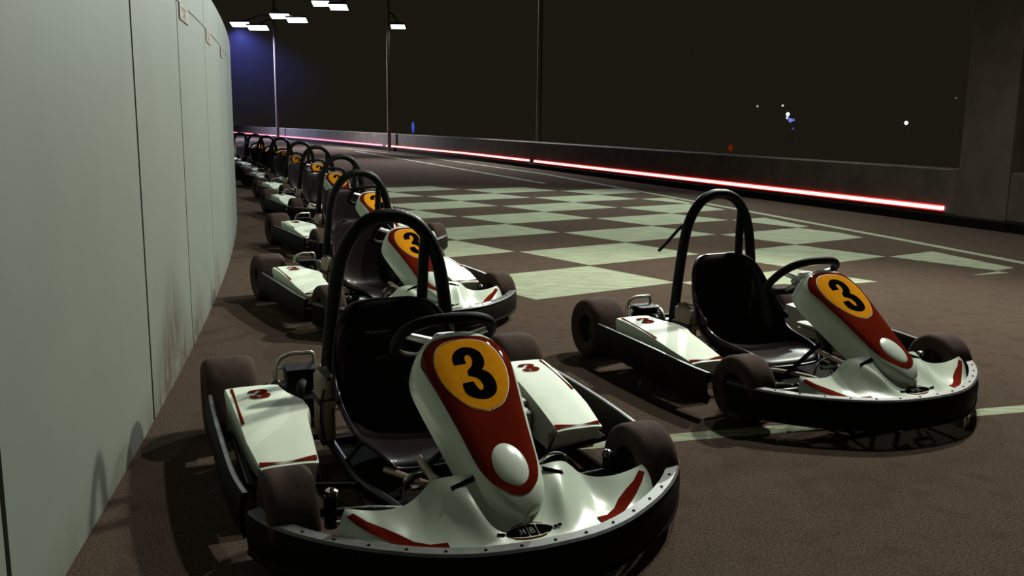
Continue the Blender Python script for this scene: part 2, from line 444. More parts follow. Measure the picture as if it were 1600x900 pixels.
mast(f1, 9.5, [hd(f1, 376, 37, 52, 1.12), hd(f1, 403, 42, 51, 1.15), hd(f1, 438, 24, 50, 1.1), hd(f1, 464, 30, 49, 1.1)],
     'tall thin mast at the far left carrying two pairs of lit lamps', .09, (11000, blue))
mast(f2, 8.5, [hd(f2, 502, 4, 36.5, .72, .5), hd(f2, 529, 9.5, 35.6, .72, .5), hd(f2, 622, 40, 34.2, .55, .34)],
     'tall mast behind the barrier with a single small lit lamp beside it', .07, (5200, (.85, .88, 1.0)))
mast(f3, 7.5, [], 'bare grey mast behind the barrier, the tallest and nearest of the masts', .065)
# thin night mist hanging under the far lamps, thinning out from its middle
mist = D.materials.new('night_mist'); mist.use_nodes = True; mt = mist.node_tree; mt.nodes.clear()
mo = mt.nodes.new('ShaderNodeOutputMaterial'); mv = mt.nodes.new('ShaderNodeVolumeScatter'); mv.inputs['Color'].default_value = (.28, .30, 1, 1)
mc = mt.nodes.new('ShaderNodeTexCoord'); ml = mt.nodes.new('ShaderNodeVectorMath'); ml.operation = 'LENGTH'; mr = mt.nodes.new('ShaderNodeMapRange')
mr.inputs[1].default_value = 0; mr.inputs[2].default_value = 7.5; mr.inputs[3].default_value = .0021; mr.inputs[4].default_value = 0; mr.interpolation_type = 'SMOOTHSTEP'
mt.links.new(mc.outputs['Object'], ml.inputs[0]); mt.links.new(ml.outputs['Value'], mr.inputs[0]); mt.links.new(mr.outputs[0], mv.inputs['Density'])
mt.links.new(mv.outputs[0], mo.inputs['Volume'])
mb = MB(); mb.lathe([(7.5 * math.sin(math.radians(q)), max(.001, 7.5 * math.cos(math.radians(q)))) for q in range(-90, 91, 10)], (0, 0, 0), 'z', 24)
mo_ = mb.obj('mist', mist, smooth=False); mo_.location = (-14.6, 51.5, 7.6 - 1.2)
mo_['kind'] = 'stuff'; tag(mo_, 'faint blue mist glowing under the far left lamps', 'mist')

# ---- distant town lights on posts
def far_light(u, v, Y, r, col, estr, lab, cat='light', hh=None):
    p = at(u, v, Y); t = empty('distant_light', (p.x, p.y, -.25)); tag(t, lab, cat, 'distant lights in the dark')
    mb = MB(); mb.tube([(0, 0, 0), (0, 0, p.z + .25 - r)], .004, 6); mb.obj('post', head_m, t)
    mb = MB(); hgt = hh or r
    mb.lathe([(-hgt, .001), (-hgt * .8, r * .6), (0, r), (hgt * .8, r * .6), (hgt, .001)], (0, 0, p.z + .25), 'z', 12)
    mb.obj('globe', M('distant_glow', col, .5, emit=col, estr=estr), t)
for a in [(1183.5, 166, 70, .09, (.55, .6, .5), .55, 'dim pale light far off, left of the bright cluster'),
          (1223, 165, 72, .09, (.8, .85, .8), .8, 'pale dot of light, topmost of the distant cluster'),
          (1231, 178.5, 70, .15, (.9, 1, 1), 1.6, 'brightest white light of the distant cluster'),
          (1230, 184, 74, .11, (.7, .75, 1), 1.0, 'white-blue light just under the brightest distant one'),
          (1235, 188, 70, .16, (.25, .28, 1), .7, 'blue light at the middle right of the distant cluster'),
          (1239.5, 187.5, 75, .11, (.2, .25, .9), .7, 'blue light at the right edge of the distant cluster'),
          (1239, 201, 70, .08, (.1, .13, .8), .5, 'dim blue light, lowest of the distant cluster'),
          (1416, 192, 68, .15, (.8, .85, 1), 1.2, 'lone bluish white light far off near the pillar'),
          (1494, 153, 70, .05, (.7, .4, .3), .5, 'tiny warm speck of light beside the pillar')]:
    far_light(*a)
far_light(1141.5, 231, 40, .10, (.6, .03, .01), .22, 'dim red light low behind the barrier', hh=.15)
far_light(645.5, 199, 46, .075, (.05, .09, .6), .55, 'upright blue light standing just behind the barrier', hh=.28)

# ================================================================== THE KART
def SX(s, pts): return [(p[0], p[1] * s, p[2]) for p in pts]
SL = -.618                                            # slope of the nose centreline
NN = Vector((.526, 0, .85)).normalized()
def nose_z(x):
    z = .446 + SL * (x - 1.047)
    if x > 1.36: z -= 9.0 * (x - 1.36) ** 2
    if x < .95: z -= 3.0 * (.95 - x) ** 2
    return z
NW = smoothtab([(.893, .060), (.905, .098), (.93, .124), (.965, .143), (1.01, .1475), (1.08, .138), (1.16, .1235), (1.25, .108), (1.32, .096), (1.355, .087), (1.385, .070), (1.403, .046), (1.412, .014)], 6)
def nose_w(x): return interp(NW, x)
ND = .078
def nose_pt(x, p, extra=0):
    w = nose_w(x); a = min(abs(p), 1.0); y = w * (1 - (1 - a) ** 1.8) * (1 if p >= 0 else -1)
    dd = .012 * a * a + ND * a ** 4
    q = Vector((x, y, nose_z(x)))
    if abs(p) > 1: dd += (abs(p) - 1) * .10
    return q - NN * (dd + extra)
def nose_surf(x, y):
    w = nose_w(x); r = min(abs(y) / w, .995)
    def P(x, y):
        w = nose_w(x); r = min(abs(y) / w, .999); return nose_pt(x, (1 - (1 - r) ** (1 / 1.8)) * (1 if y >= 0 else -1))
    p = P(x, y); e = .002; du = P(x + e, y) - P(x - e, y); dv = P(x, y + e * .5) - P(x, y - e * .5)
    n = du.cross(dv)
    if n.dot(NN) < 0: n = -n
    return p, n.normalized()
# front bodywork
REAR = smoothtab([(0, 1.292, .262), (.09, 1.288, .263), (.135, 1.268, .258), (.175, 1.250, .248), (.20, 1.247, .230), (.224, 1.249, .209), (.26, 1.262, .198), (.31, 1.270, .197), (.36, 1.268, .203), (.404, 1.263, .213)], 6)
FRONT = smoothtab([(0, 1.478, .151), (.10, 1.471, .150), (.18, 1.450, .149), (.25, 1.420, .147), (.32, 1.378, .144), (.38, 1.332, .141), (.41, 1.305, .140), (.430, 1.288, .139)], 6)
def sst(a, b, x): t = max(0, min(1, (x - a) / (b - a))); return t * t * (3 - 2 * t)
def fair(a, t):
    s = 1 if a >= 0 else -1; A = abs(a); yr = .404 * A; yf = .43 * A
    xr, zr = interp(REAR, yr); xf, zf = interp(FRONT, yf); y = lerp(yr, yf, t)
    m = sst(.62, .95, A); g = (1 - m) * (1 - (1 - t) ** 1.65) + m * (.35 * t + .65 * t ** 3)
    z = zr + (zf - zr) * g
    z += .026 * math.exp(-((y - (.150 - .06 * t)) / .032) ** 2) * math.sin(PI * min(1, t * 1.02)) ** 1.2 * (1 - t * .5)
    z -= .010 * math.exp(-((y - .235) / .045) ** 2) * math.sin(PI * t)
    return Vector((lerp(xr, xf, t), s * y, z))
def fair_xy(x, y):
    def inv(x, y):
        s = 1 if y >= 0 else -1; Y = abs(y); t = .5
        for _ in range(12):
            A = Y / lerp(.404, .43, t); xr = interp(REAR, .404 * A)[0]; xf = interp(FRONT, .43 * A)[0]
            t = (x - xr) / (xf - xr)
            t = max(0, min(1, t))
        A = min(1, Y / lerp(.404, .43, t)); return fair(A * s if A else 1e-6, t)
    p = inv(x, y); e = .003; du = inv(x + e, y) - inv(x - e, y); dv = inv(x, y + e) - inv(x, y - e)
    n = du.cross(dv)
    if n.z < 0: n = -n
    if n.length < 1e-9: n = Vector((0, 0, 1))
    return p, n.normalized()
G3 = [(-.047, .0306), (-.047, .0505), (-.04, .0705), (-.025, .0858), (-.002, .094), (.021, .0882), (.038, .0717), (.042, .0447), (.036, .02), (.025, .0059), (.041, -.0082), (.049, -.0329), (.047, -.0611), (.037, -.0823), (.019, -.0952), (0, -.0987), (-.025, -.0917), (-.041, -.0764), (-.045, -.0564), (-.043, -.0376), (-.012, -.0341), (-.009, -.0505), (-.003, -.0658), (.005, -.0658), (.011, -.0564), (.011, -.04), (.005, -.0259), (-.005, -.0176), (-.019, -.0118), (-.016, .0082), (-.004, .0176), (.007, .0364), (.008, .0564), (.002, .0647), (-.008, .0611), (-.013, .047), (-.012, .0329)]
def refine(pl, n=3):
    out = []; keep = {0, 9, 19, 20, 28, 29, 36}; N = len(pl)
    for i in range(N):
        p0, p1, p2, p3 = pl[i - 1], pl[i], pl[(i + 1) % N], pl[(i + 2) % N]
        a = p1 if i in keep else p0; d = p2 if ((i + 1) % N) in keep else p3
        for k in range(n):
            t = k / n
            f = lambda c: .5 * (2 * p1[c] + (p2[c] - a[c]) * t + (2 * a[c] - 5 * p1[c] + 4 * p2[c] - d[c]) * t * t + (3 * p1[c] - a[c] - 3 * p2[c] + d[c]) * t ** 3)
            out.append((f(0), f(1)))
    return out
G3 = refine(G3)
def ell(cx, cy, rx, ry, n=48, k=2.0):
    return [(cx + rx * math.copysign(abs(math.cos(2 * PI * i / n)) ** (2 / k), math.cos(2 * PI * i / n)), cy + ry * math.copysign(abs(math.sin(2 * PI * i / n)) ** (2 / k), math.sin(2 * PI * i / n))) for i in range(n)]

BR = smoothtab([(0, 1.500, .158), (.13, 1.488, .158), (.24, 1.452, .158), (.34, 1.395, .159), (.43, 1.330, .161), (.51, 1.255, .165), (.575, 1.170, .170), (.605, 1.105, .176)], 5)  # y, x, ztop
def bumper_path():
    L = [Vector((x, -y, z)) for y, x, z in reversed(BR)] + [Vector((x, y, z)) for y, x, z in BR[1:]]
    out = []
    for i, p in enumerate(L):
        t = (L[min(i + 1, len(L) - 1)] - L[max(i - 1, 0)]); t.z = 0; t.normalize()
        out.append((p, Vector((t.y, -t.x, 0))))
    return out

def pod_pt(s, u, v):
    """top of a side pod: u 0 rear .. 1 front, v 0 inner .. 1 outer"""
    x = lerp(.222, .772, u); yo = lerp(.580, .553, u); yi = .402
    if s < 0:
        yi = interp(PODI, u)
    else: yi = lerp(.404, .382, u)
    yo = yo - .012 * max(0, u - .75) * 4
    z = .236 - .078 * (u ** 1.35) + .006 * math.sin(PI * u)
    z -= .004 * (2 * v - 1) ** 4
    return Vector((x, s * lerp(yi, yo, v), z))
PODI = [(0, .408), (.06, .405), (.16, .392), (.30, .352), (.42, .345), (.52, .362), (1, .378)]
def pod_xy(s):
    def f(x, y):
        u = max(0, min(1, (x - .222) / .55)); a = pod_pt(s, u, 0); b = pod_pt(s, u, 1); v = (y - a.y) / (b.y - a.y)
        p = pod_pt(s, u, max(0, min(1, v))); return p, Vector((.14, 0, 1)).normalized()
    return f

def make_kart():
    K = empty('go_kart')
    # --- chassis
    mb = MB()
    for s in (-1, 1):
        mb.tube(catmull(SX(s, [(-.16, .30, .075), (.10, .30, .075), (.30, .26, .055), (.70, .25, .055), (.95, .20, .06), (1.16, .17, .065), (1.28, .15, .07)]), 5), .014)
        mb.tube(SX(s, [(.30, .26, .055), (.32, .56, .09), (.74, .56, .09), (.76, .25, .055)]), .010)
        mb.tube(SX(s, [(1.0, .18, .065), (1.06, .30, .11), (1.08, .40, .125)]), .012)
        mb.tube(SX(s, [(1.20, .17, .067), (1.33, .19, .10), (1.40, .20, .115)]), .009)
    mb.tube([(-.16, -.30, .075), (-.20, 0, .075), (-.16, .30, .075)], .014); mb.tube([(.35, -.26, .055), (.35, .26, .055)], .012)
    mb.tube([(.95, -.20, .06), (.95, .20, .06)], .012); mb.tube([(1.27, -.155, .07), (1.27, .155, .07)], .012)
    mb.tube([(1.22, -.40, .09), (1.28, -.15, .07), (1.28, .15, .07), (1.22, .40, .09)], .009)
    mb.obj('chassis_frame', MAT['tube'], K)
    # --- floor tray with pressed slots
    mb = MB(); mb.box((.765, 0, .045), (1.01, .54, .006), bev=.002)
    for s in (-1, 1):
        for k in range(6): mb.box((1.20 - .0 * k, s * (.060 + .022 * k), .0505), (.07, .0025, .004), mi=1)
    mb.obj('floor_tray', [MAT['tray'], MAT['alloy']], K, smooth=False)
    # --- wheels
    def wheel(nm, x, y, r, w, hub):
        s = 1 if y > 0 else -1; h = w / 2
        pr = [(-h * .80, hub), (-h * .86, hub + .010), (-h, r * .70), (-h * 1.0, r * .80), (-h * .94, r * .90), (-h * .80, r * .968), (-h * .60, r * .993), (-h * .3, r), (h * .3, r), (h * .60, r * .993), (h * .80, r * .968), (h * .94, r * .90), (h, r * .80), (h, r * .70), (h * .86, hub + .010), (h * .80, hub)]
        mb = MB(); mb.lathe(pr, (x, y, r), 'y', 56); t = mb.obj(nm, MAT['tyre'], K)
        mb = MB(); mb.lathe([(-h * .80, hub), (-h * .5, hub * .93), (-h * .2, hub * .86), (0, hub * .5), (h * .06, .02), (h * .3, .018), (h * .3, .001)] if s > 0 else [(h * .80, hub), (h * .5, hub * .93), (h * .2, hub * .86), (0, hub * .5), (-h * .06, .02), (-h * .3, .018), (-h * .3, .001)], (x, y, r), 'y', 32)
        mb.lathe([(h * .80 * s, hub), (h * .45 * s, hub * .9), (h * .15 * s, hub * .8), (h * .1 * s, .03), (h * .35 * s, .022), (h * .35 * s, .001)], (x, y, r), 'y', 32)
        mb.obj('wheel_rim', MAT['rim'], t); return t
    for s in (-1, 1):
        wheel('rear_tyre', 0, s * .548, .1435, .180, .066)
        wheel('front_tyre', 1.080, s * .512, .1295, .128, .063)
        mb = MB(); mb.tube(SX(s, [(1.08, .40, .1295), (1.08, .505, .1295)]), .011); mb.box((1.08, s * .405, .1295), (.03, .03, .09), bev=.004)
        mb.tube(SX(s, [(1.08, .40, .085), (1.08, .40, .175)]), .012)
        mb.obj('stub_axle', MAT['tube'], K)
        mb = MB(); mb.lathe([(0, .017), (.012, .017), (.018, .010), (.019, .001)], (1.08, s * .400, .174), 'z', 14)
        mb.obj('kingpin_cap', MAT['chrome'], K)
    mb = MB(); mb.tube([(0, -.53, .1435), (0, .53, .1435)], .0155, 14); mb.lathe([(-.006, .07), (.006, .07), (.006, .02), (-.006, .02), (-.006, .07)], (0, .20, .1435), 'y', 30)
    mb.lathe([(-.003, .085), (.003, .085), (.003, .02), (-.003, .02), (-.003, .085)], (0, -.22, .1435), 'y', 30)
    mb.obj('rear_axle', MAT['alloy'], K)
    mb = MB()
    for s in (-1, 1): mb.tube(SX(s, [(1.13, .40, .118), (1.10, .10, .098), (1.06, .03, .10)]), .0065)
    mb.obj('tie_rods', MAT['alloy'], K)
    # --- seat shell
    CL = smoothtab([(0, .205, .503), (.08, .222, .48), (.20, .240, .42), (.36, .262, .32), (.52, .290, .21), (.64, .335, .120), (.74, .415, .085), (.84, .52, .088), (.93, .655, .110), (.97, .735, .114), (1.0, .785, .094)], 5)
    HW = smoothtab([(0, .085), (.03, .125), (.08, .155), (.18, .190), (.36, .220), (.52, .230), (.70, .225), (.84, .212), (.94, .195), (1.0, .135)], 5)
    SH = smoothtab([(0, .015), (.08, .035), (.2, .055), (.36, .095), (.52, .150), (.64, .175), (.74, .150), (.84, .095), (.93, .050), (1.0, .018)], 5)
    P = []; nu = 44
    for i in range(nu + 1):
        u = i / nu; x, z = interp(CL, u); x2, z2 = interp(CL, min(1, u + .01)); x1, z1 = interp(CL, max(0, u - .01))
        t = Vector((x2 - x1, 0, z2 - z1)).normalized(); n = Vector((-t.z, 0, t.x))
        if u < .35: n = Vector((1, 0, .12)).normalized()
        hw = interp(HW, u); sh = interp(SH, u); row = []
        for j in range(-12, 13):
            q = j / 12; a = abs(q); y = hw * (1 - (1 - a) ** 1.7) * (1 if q > 0 else -1); row.append(Vector((x, y - .022, z)) + n * sh * a ** 2.6)
        P.append(row)
    mb = MB(); mb.grid(P); st = mb.obj('seat', MAT['seat'], K, sharp=60, solid=.008, offset=0)
    edge_ = [r[0] for r in P[1:]]; edge_ = [r[0] for r in reversed(P)] + [p for p in P[0][1:-1]] + [r[-1] for r in P] + list(reversed(P[-1][1:-1]))
    mb = MB(); mb.tube(edge_, .006, 8, closed=True); mb.obj('seat_rim', MAT['seat'], st)
    mb = MB()
    for s in (-1, 1):
        mb.tube(SX(s, [(.29, .20, .20), (.20, .285, .10), (.15, .30, .078)]), .008); mb.tube(SX(s, [(.55, .19, .12), (.56, .25, .06)]), .008)
    mb.obj('seat_stay', MAT['tube'], K)
    # --- roll hoop
    hoop = catmull([(.17, -.235, .075), (.17, -.228, .25), (.17, -.208, .45), (.17, -.185, .60), (.17, -.155, .69), (.17, -.105, .757), (.17, -.05, .786), (.17, 0, .792), (.17, .05, .786), (.17, .105, .757), (.17, .155, .69), (.17, .185, .60), (.17, .208, .45), (.17, .228, .25), (.17, .235, .075)], 6)
    mb = MB(); mb.tube(hoop, .0245, 16)
    for s in (1,): mb.tube([(.172, s * .132, .722), (.18, s * .122, .62), (.20, s * .108, .45), (.10, s * .10, .28), (-.12, s * .12, .09)], .0195, 14)
    mb.obj('roll_hoop', MAT['tube'], K)
    # --- steering
    C0 = Vector((.777, 0, .487)); nrm = Vector((-.62, 0, .785)).normalized(); up = Vector((-.785, 0, -.62)).normalized(); rt = Vector((0, 1, 0))
    mb = MB(); ring = []
    for k in range(48):
        a = 2 * PI * k / 48; ca, sa = math.cos(a), math.sin(a)
        ex = 2.6; r = .142 / ((abs(ca) ** ex + abs(sa) ** ex) ** (1 / ex))
        ring.append(C0 + rt * ca * r + up * sa * r * .93)
    mb.tube(ring, .0165, 12, closed=True); wh = mb.obj('steering_wheel', MAT['plastic'], K)
    mb = MB()
    for a in (90, 200, 340):
        ca, sa = math.cos(math.radians(a)), math.sin(math.radians(a)); mb.tube([C0 - nrm * .02 + rt * ca * .02 + up * sa * .02, C0 + rt * ca * .14 + up * sa * .13], [.014, .010], 8)
    rotm = Matrix((rt, up, nrm)).transposed(); mb.box(C0 - nrm * .012, (.075, .075, .035), mat=rotm, bev=.008)
    mb.obj('spoke_hub', MAT['alloy'], wh)
    foot_ = Vector((1.045, 0, .095)); mb = MB(); mb.tube([C0 - nrm * .02, lerp(C0, foot_, .3), foot_], .0125, 12)
    mb.tube([lerp(C0, foot_, .52), lerp(C0, foot_, .70)], .026, 12)
    for s in (-1, 1): mb.tube([lerp(C0, foot_, .62), Vector((.86, s * .16, .06))], .010, 8)
    mb.obj('steering_column', MAT['tube'], K)
    mb = MB(); mb.tube([lerp(C0, foot_, .35), Vector((1.02, .0, .40))], .009, 8); mb.tube([(1.02, -.06, .40), (1.02, .06, .40)], .009, 8)
    mb.tube([(1.02, -.05, .40), (1.25, -.06, .085)], .008, 8); mb.tube([(1.02, .05, .40), (1.25, .06, .085)], .008, 8)
    mb.obj('nose_bracket', MAT['tube'], K)
    mb = MB(); mb.tube([(1.09, -.170, .246), (1.262, -.170, .228)], .010, 10); mb.obj('tan_strut', MAT['rod'], K)
    mb = MB(); mb.tube(catmull([(.74, -.17, .085), (.86, -.13, .098), (.98, -.06, .09), (1.10, -.08, .075)], 5), .010, 8); mb.obj('fuel_hose', MAT['rod'], K)
    # --- pedals
    for s in (-1, 1):
        mb = MB(); mb.tube(catmull(SX(s, [(1.24, .17, .075), (1.20, .175, .13), (1.165, .18, .20)]), 4), .006, 8)
        mb.tube(SX(s, [(1.165, .145, .20), (1.165, .215, .20)]), .009, 8); mb.tube(catmull(SX(s, [(1.15, .235, .17), (1.16, .225, .225), (1.165, .18, .238), (1.165, .14, .215)]), 4), .0045, 8)
        mb.obj('pedal', MAT['chrome'], K)
    # --- side pods
    for s in (-1, 1):
        mb = MB(); nu, nv = 24, 10
        top = [[pod_pt(s, i / nu, j / nv) for j in range(nv + 1)] for i in range(nu + 1)]
        mb.grid(top)
        def under(p, inner, u):
            zb = .075 if inner else .10
            if u > .985: zb = p.z - .02
            return Vector((p.x - (.035 if u > .9 else 0) * (u - .9) * 10, p.y + s * (-.012 if inner else -.010), zb))
        for inner, jj in ((True, 0), (False, nv)):
            rows = []
            for i in range(nu + 1):
                p = top[i][jj]; u = i / nu; e = s * (-.004 if inner else .004)
                q = Vector((p.x, p.y + e, p.z - .010)); rows.append([p, q, under(p, inner, u)])
            mb.grid(rows, mi=1 if inner else 0)
        mb.grid([[p, p + Vector((-.004, 0, -.012)), Vector((p.x + .01, p.y, .09))] for p in top[0]])
        mb.grid([[p, p + Vector((.010, 0, -.004)), p + Vector((.011, 0, -.011)), p + Vector((-.004, 0, -.013)), Vector((p.x - .05, p.y, .06))] for p in top[-1]])
        pod = mb.obj('side_pod', [MAT['podw'], MAT['inner']], K, sharp=35)
        fn = pod_xy(s); cx, cy = .312, s * .482
        g = [(cx - b * .42, cy + a * .72) for a, b in G3]
        decal(g, fn, .012, .003).obj('number_decal', MAT['red'], pod, smooth=False)
        yo = s * .566
        decal([(.236, yo), (.236, yo - s * .009), (.53, yo - s * .014), (.53, yo - s * .004)], fn, .012, .003).obj('side_stripe', MAT['red'], pod, smooth=False)
        a, b = pod_pt(s, 1, 0).y, pod_pt(s, 1, 1).y; ol = []
        for k in range(13):
            t = k / 12; ol.append((.772, lerp(a, b, t)))
        for k in range(13):
            t = 1 - k / 12; ol.append((.772 - .003 - .020 * abs(2 * t - 1.1) ** 1.5, lerp(a, b, t)))
        decal(ol, fn, .012, .003).obj('front_stripe', MAT['red'], pod, smooth=False)
    mb = MB(); mb.box((.50, .350, .115), (.20, .05, .11), bev=.012); mb.box((.47, .350, .178), (.14, .06, .02), bev=.005); mb.box((.52, .323, .12), (.035, .004, .012), mi=1)
    mb.obj('pod_bracket', [MAT['inner'], MAT['black']], K)
    # --- engine beside the seat
    mb = MB(); mb.box((.02, -.30, .10), (.17, .15, .10), bev=.015); mb.box((.02, -.30, .165), (.10, .10, .05), bev=.01)
    for k in range(6): mb.box((.02 + .0, -.30, .190 + .009 * k), (.11, .11, .0035), bev=.001)
    mb.lathe([(-.05, .001), (-.05, .045), (.03, .05), (.035, .001)], (.02, -.385, .115), 'y', 20)
    mb.tube(catmull([(.08, -.30, .19), (.14, -.315, .20), (.16, -.33, .16), (.10, -.34, .09)], 4), .016, 10)
    en = mb.obj('engine', MAT['tube'], K, sharp=30)
    mb = MB(); gd = catmull([(-.02, -.375, .172), (-.02, -.382, .215), (-.025, -.365, .255), (-.03, -.325, .272), (-.03, -.28, .272), (-.03, -.245, .268), (-.03, -.240, .22), (-.025, -.240, .172), (-.02, -.31, .168)], 5, closed=True)
    mb.tube(gd, .0075, 8, closed=True); mb.tube([(-.02, -.382, .222), (-.03, -.24, .225)], .0035, 8); mb.tube([(-.025, -.35, .18), (-.03, -.31, .222)], .003, 8)
    mb.tube([(-.02, -.38, .178), (.01, -.41, .168), (.03, -.44, .155)], .010, 8)
    mb.obj('engine_guard', MAT['alloy'], en)
    mb = MB(); mb.box((.33, -.272, .175), (.13, .055, .25), bev=.022); mb.box((.398, -.272, .20), (.006, .05, .02));
    tk = mb.obj('fuel_tank', MAT['tank'], K, sharp=50)
    mb = MB(); mb.box((.33, -.272, .205), (.136, .061, .022), bev=.003); mb.tube(catmull([(.395, -.285, .25), (.405, -.30, .17), (.40, -.29, .09), (.36, -.27, .06)], 4), .0035, 6); mb.obj('tank_strap', MAT['strap'], tk)
    mb = MB(); mb.box((-.06, .26, .13), (.12, .10, .10), bev=.012); mb.tube([(-.12, .26, .15), (-.19, .26, .15)], .022, 12); mb.obj('silencer', MAT['tube'], K)
    # --- bumpers
    bp_ = bumper_path(); mb = MB()
    sec = [(-.004, -.006), (.004, -.008), (.009, -.022), (.013, -.05), (.013, -.075), (.010, -.100), (.014, -.106), (.013, -.113), (.002, -.118), (-.004, -.110), (-.002, -.06), (-.006, -.02)]
    mb.grid([[p + n * o + Vector((0, 0, z)) for o, z in sec] for p, n in bp_], closev=True)
    for q in (bp_[0], bp_[-1]):
        i = [q[0] + q[1] * o + Vector((0, 0, z)) for o, z in sec]; mb.add(i, [tuple(range(len(i)))])
    fb = mb.obj('front_bumper', MAT['plastic'], K, sharp=40)
    mb = MB(); sec = [(-.026, .000), (.004, -.001), (.010, -.007), (.006, -.010), (-.026, -.004)]
    mb.grid([[p + n * o + Vector((0, 0, z)) for o, z in sec] for p, n in bp_], closev=True)
    for q in (bp_[0], bp_[-1]):
        i = [q[0] + q[1] * o + Vector((0, 0, z)) for o, z in sec]; mb.add(i, [tuple(range(len(i)))])
    N = len(bp_); acc = 0
    for i in range(1, N):
        acc += (bp_[i][0] - bp_[i - 1][0]).length
        if acc > .072:
            acc = 0; p = bp_[i][0] - bp_[i][1] * .009; mb.lathe([(-.002, .0042), (.0012, .0042), (.0026, .002), (.0026, .0001)], p, 'z', 10, mi=1)
    mb.obj('bumper_rail', [MAT['rail'], MAT['plastic']], fb, sharp=40)
    for s in (-1, 1):
        pts = [(.03, .606, .190), (.12, .622, .191), (.35, .628, .191), (.62, .628, .187), (.85, .622, .178), (.985, .606, .172)]
        pts = catmull(SX(s, pts), 4); mb = MB(); sec = [(-.010, 0), (.004, 0), (.010, -.01), (.016, -.05), (.014, -.10), (.006, -.125), (-.002, -.12), (.004, -.05), (-.010, -.010)]
        mb.grid([[p + Vector((0, s * o, z)) for o, z in sec] for p in pts], closev=True)
        for p in (pts[0], pts[-1]):
            i = [p + Vector((0, s * o, z)) for o, z in sec]; mb.add(i, [tuple(range(len(i)))])
        sb = mb.obj('side_bumper', MAT['plastic'], K, sharp=40)
        mb = MB(); sec = [(-.006, .0015), (.005, .0015), (.005, -.001), (-.006, -.001)]
        mb.grid([[p + Vector((0, s * o, z)) for o, z in sec] for p in pts], closev=True)
        mb.obj('bumper_rail', MAT['rail'], sb, smooth=False)
        mb = MB(); mb.tube(SX(s, [(.32, .625, .10), (.32, .57, .09), (.74, .57, .09), (.74, .625, .10)]), .009, 8); mb.obj('bumper_stay', MAT['tube'], sb)
    mb = MB(); mb.tube(catmull([(-.16, -.30, .09), (-.19, -.40, .11), (-.20, -.20, .12), (-.20, .20, .12), (-.19, .40, .11), (-.16, .30, .09)], 5), .013, 10)
    mb.obj('rear_bumper', MAT['tube'], K)
    # --- front bodywork
    mb = MB(); na, nt = 90, 28
    G = [[fair(a / na, t / nt) for t in range(nt + 1)] for a in range(-na, na + 1) ]
    mb.grid(G)
    # skirts: rear lip turned down, outer ends closed
    mb.grid([[r[0] + Vector((-.004, 0, -.006)) * k - Vector((0, 0, .014 * k)) for k in (0, 1)] for r in G])
    for r in (G[0], G[-1]):
        mb.grid([[p, Vector((p.x, p.y, min(p.z, .139) - .004))] for p in r])
    fr = mb.obj('front_fairing', MAT['white'], K, sharp=50)
    for s in (-1, 1):
        up_ = [(.46, .80), (.55, .78), (.63, .70), (.70, .57), (.78, .48), (.87, .42), (.95, .22)]; lo_ = [(.975, .42), (.92, .60), (.84, .72), (.76, .80), (.67, .89), (.56, .93), (.46, .92)]
        def fsurf(a, t):
            p = fair(a, t); e = .004; n = (fair(a + e, t) - fair(a - e, t)).cross(fair(a, t + e) - fair(a, t - e))
            if n.z < 0: n = -n
            return p, n.normalized()
        decal([(s * a, t) for a, t in up_ + lo_], fsurf, .02, .0015).obj('corner_stripe', MAT['red'], fr, smooth=False)
        decal([(1.291, s * .092), (1.291, s * .150), (1.301, s * .150), (1.301, s * .092)], fair_xy, .01, .0030).obj('slot', MAT['black'], fr, smooth=False)
    # badge
    def sp(y0, y1, k=1.0):  # a slice of the spindle shape between y0 and y1
        hh = lambda y: .0185 * k * max(0, 1 - (abs(y) / .062) ** 2.2) ** .7
        n = 8; up_ = [(1.433 + 0 - hh(lerp(y0, y1, i / n)), lerp(y0, y1, i / n)) for i in range(n + 1)]
        dn_ = [(1.433 + hh(lerp(y1, y0, i / n)), lerp(y1, y0, i / n)) for i in range(n + 1)]
        return up_ + dn_
    def uniq(o):
        r = []
        for p in o:
            if not r or math.hypot(p[0] - r[-1][0], p[1] - r[-1][1]) > 4e-4: r.append(p)
        if math.hypot(r[0][0] - r[-1][0], r[0][1] - r[-1][1]) < 4e-4: r.pop()
        return r
    decal(uniq(sp(-.044, .040, 1.32)), fair_xy, .008, .0016).obj('badge', MAT['red'], fr, smooth=False)
    decal(uniq(sp(-.047, .044, 1.10)), fair_xy, .008, .0020).obj('badge', MAT['podw'], fr, smooth=False)
    for a, b in ((-.0605, -.0285), (-.0275, -.006), (-.0035, .0185), (.021, .0605)):
        decal(uniq(sp(a, b, .95)), fair_xy, .008, .0024).obj('badge', MAT['black'], fr, smooth=False)
    mb = MB()
    for y0 in (-.079, .071): pass
    for cy, ry in ((-.069, .007), (-.079, .005), (.068, .0055), (.079, .006)):
        decal(ell(1.433, cy, .0042, ry, 14), fair_xy, .008, .0024).obj('badge', MAT['black'], fr, smooth=False)
    def glyph(strokes, y0, sc):
        mb = MB()
        for a, b in strokes:
            P_ = [fair_xy(1.433 - (q[1] - .5) * .016 * sc, y0 + q[0] * .010 * sc) for q in (a, b)]
            mb.tube([p + n * .0027 for p, n in P_], .0006, 5)
        mb.obj('badge', MAT['podw'], fr, smooth=False)
    glyph([((0, 0), (0, 1)), ((0, 1), (.5, .4)), ((.5, .4), (1, 1)), ((1, 1), (1, 0))], -.0235, 1.0)
    glyph([((0, 0), (0, 1)), ((0, 1), (.8, .95)), ((.8, .95), (.9, .7)), ((.9, .7), (0, .52)), ((0, .52), (1, .45)), ((1, .45), (1, .1)), ((1, .1), (0, 0))], .0015, .95)
    # --- nose cone
    mb = MB(); xs = []
    x = .893
    while x < 1.411: xs.append(x); x += .006 if (x < .95 or x > 1.35) else .014
    xs.append(1.412)
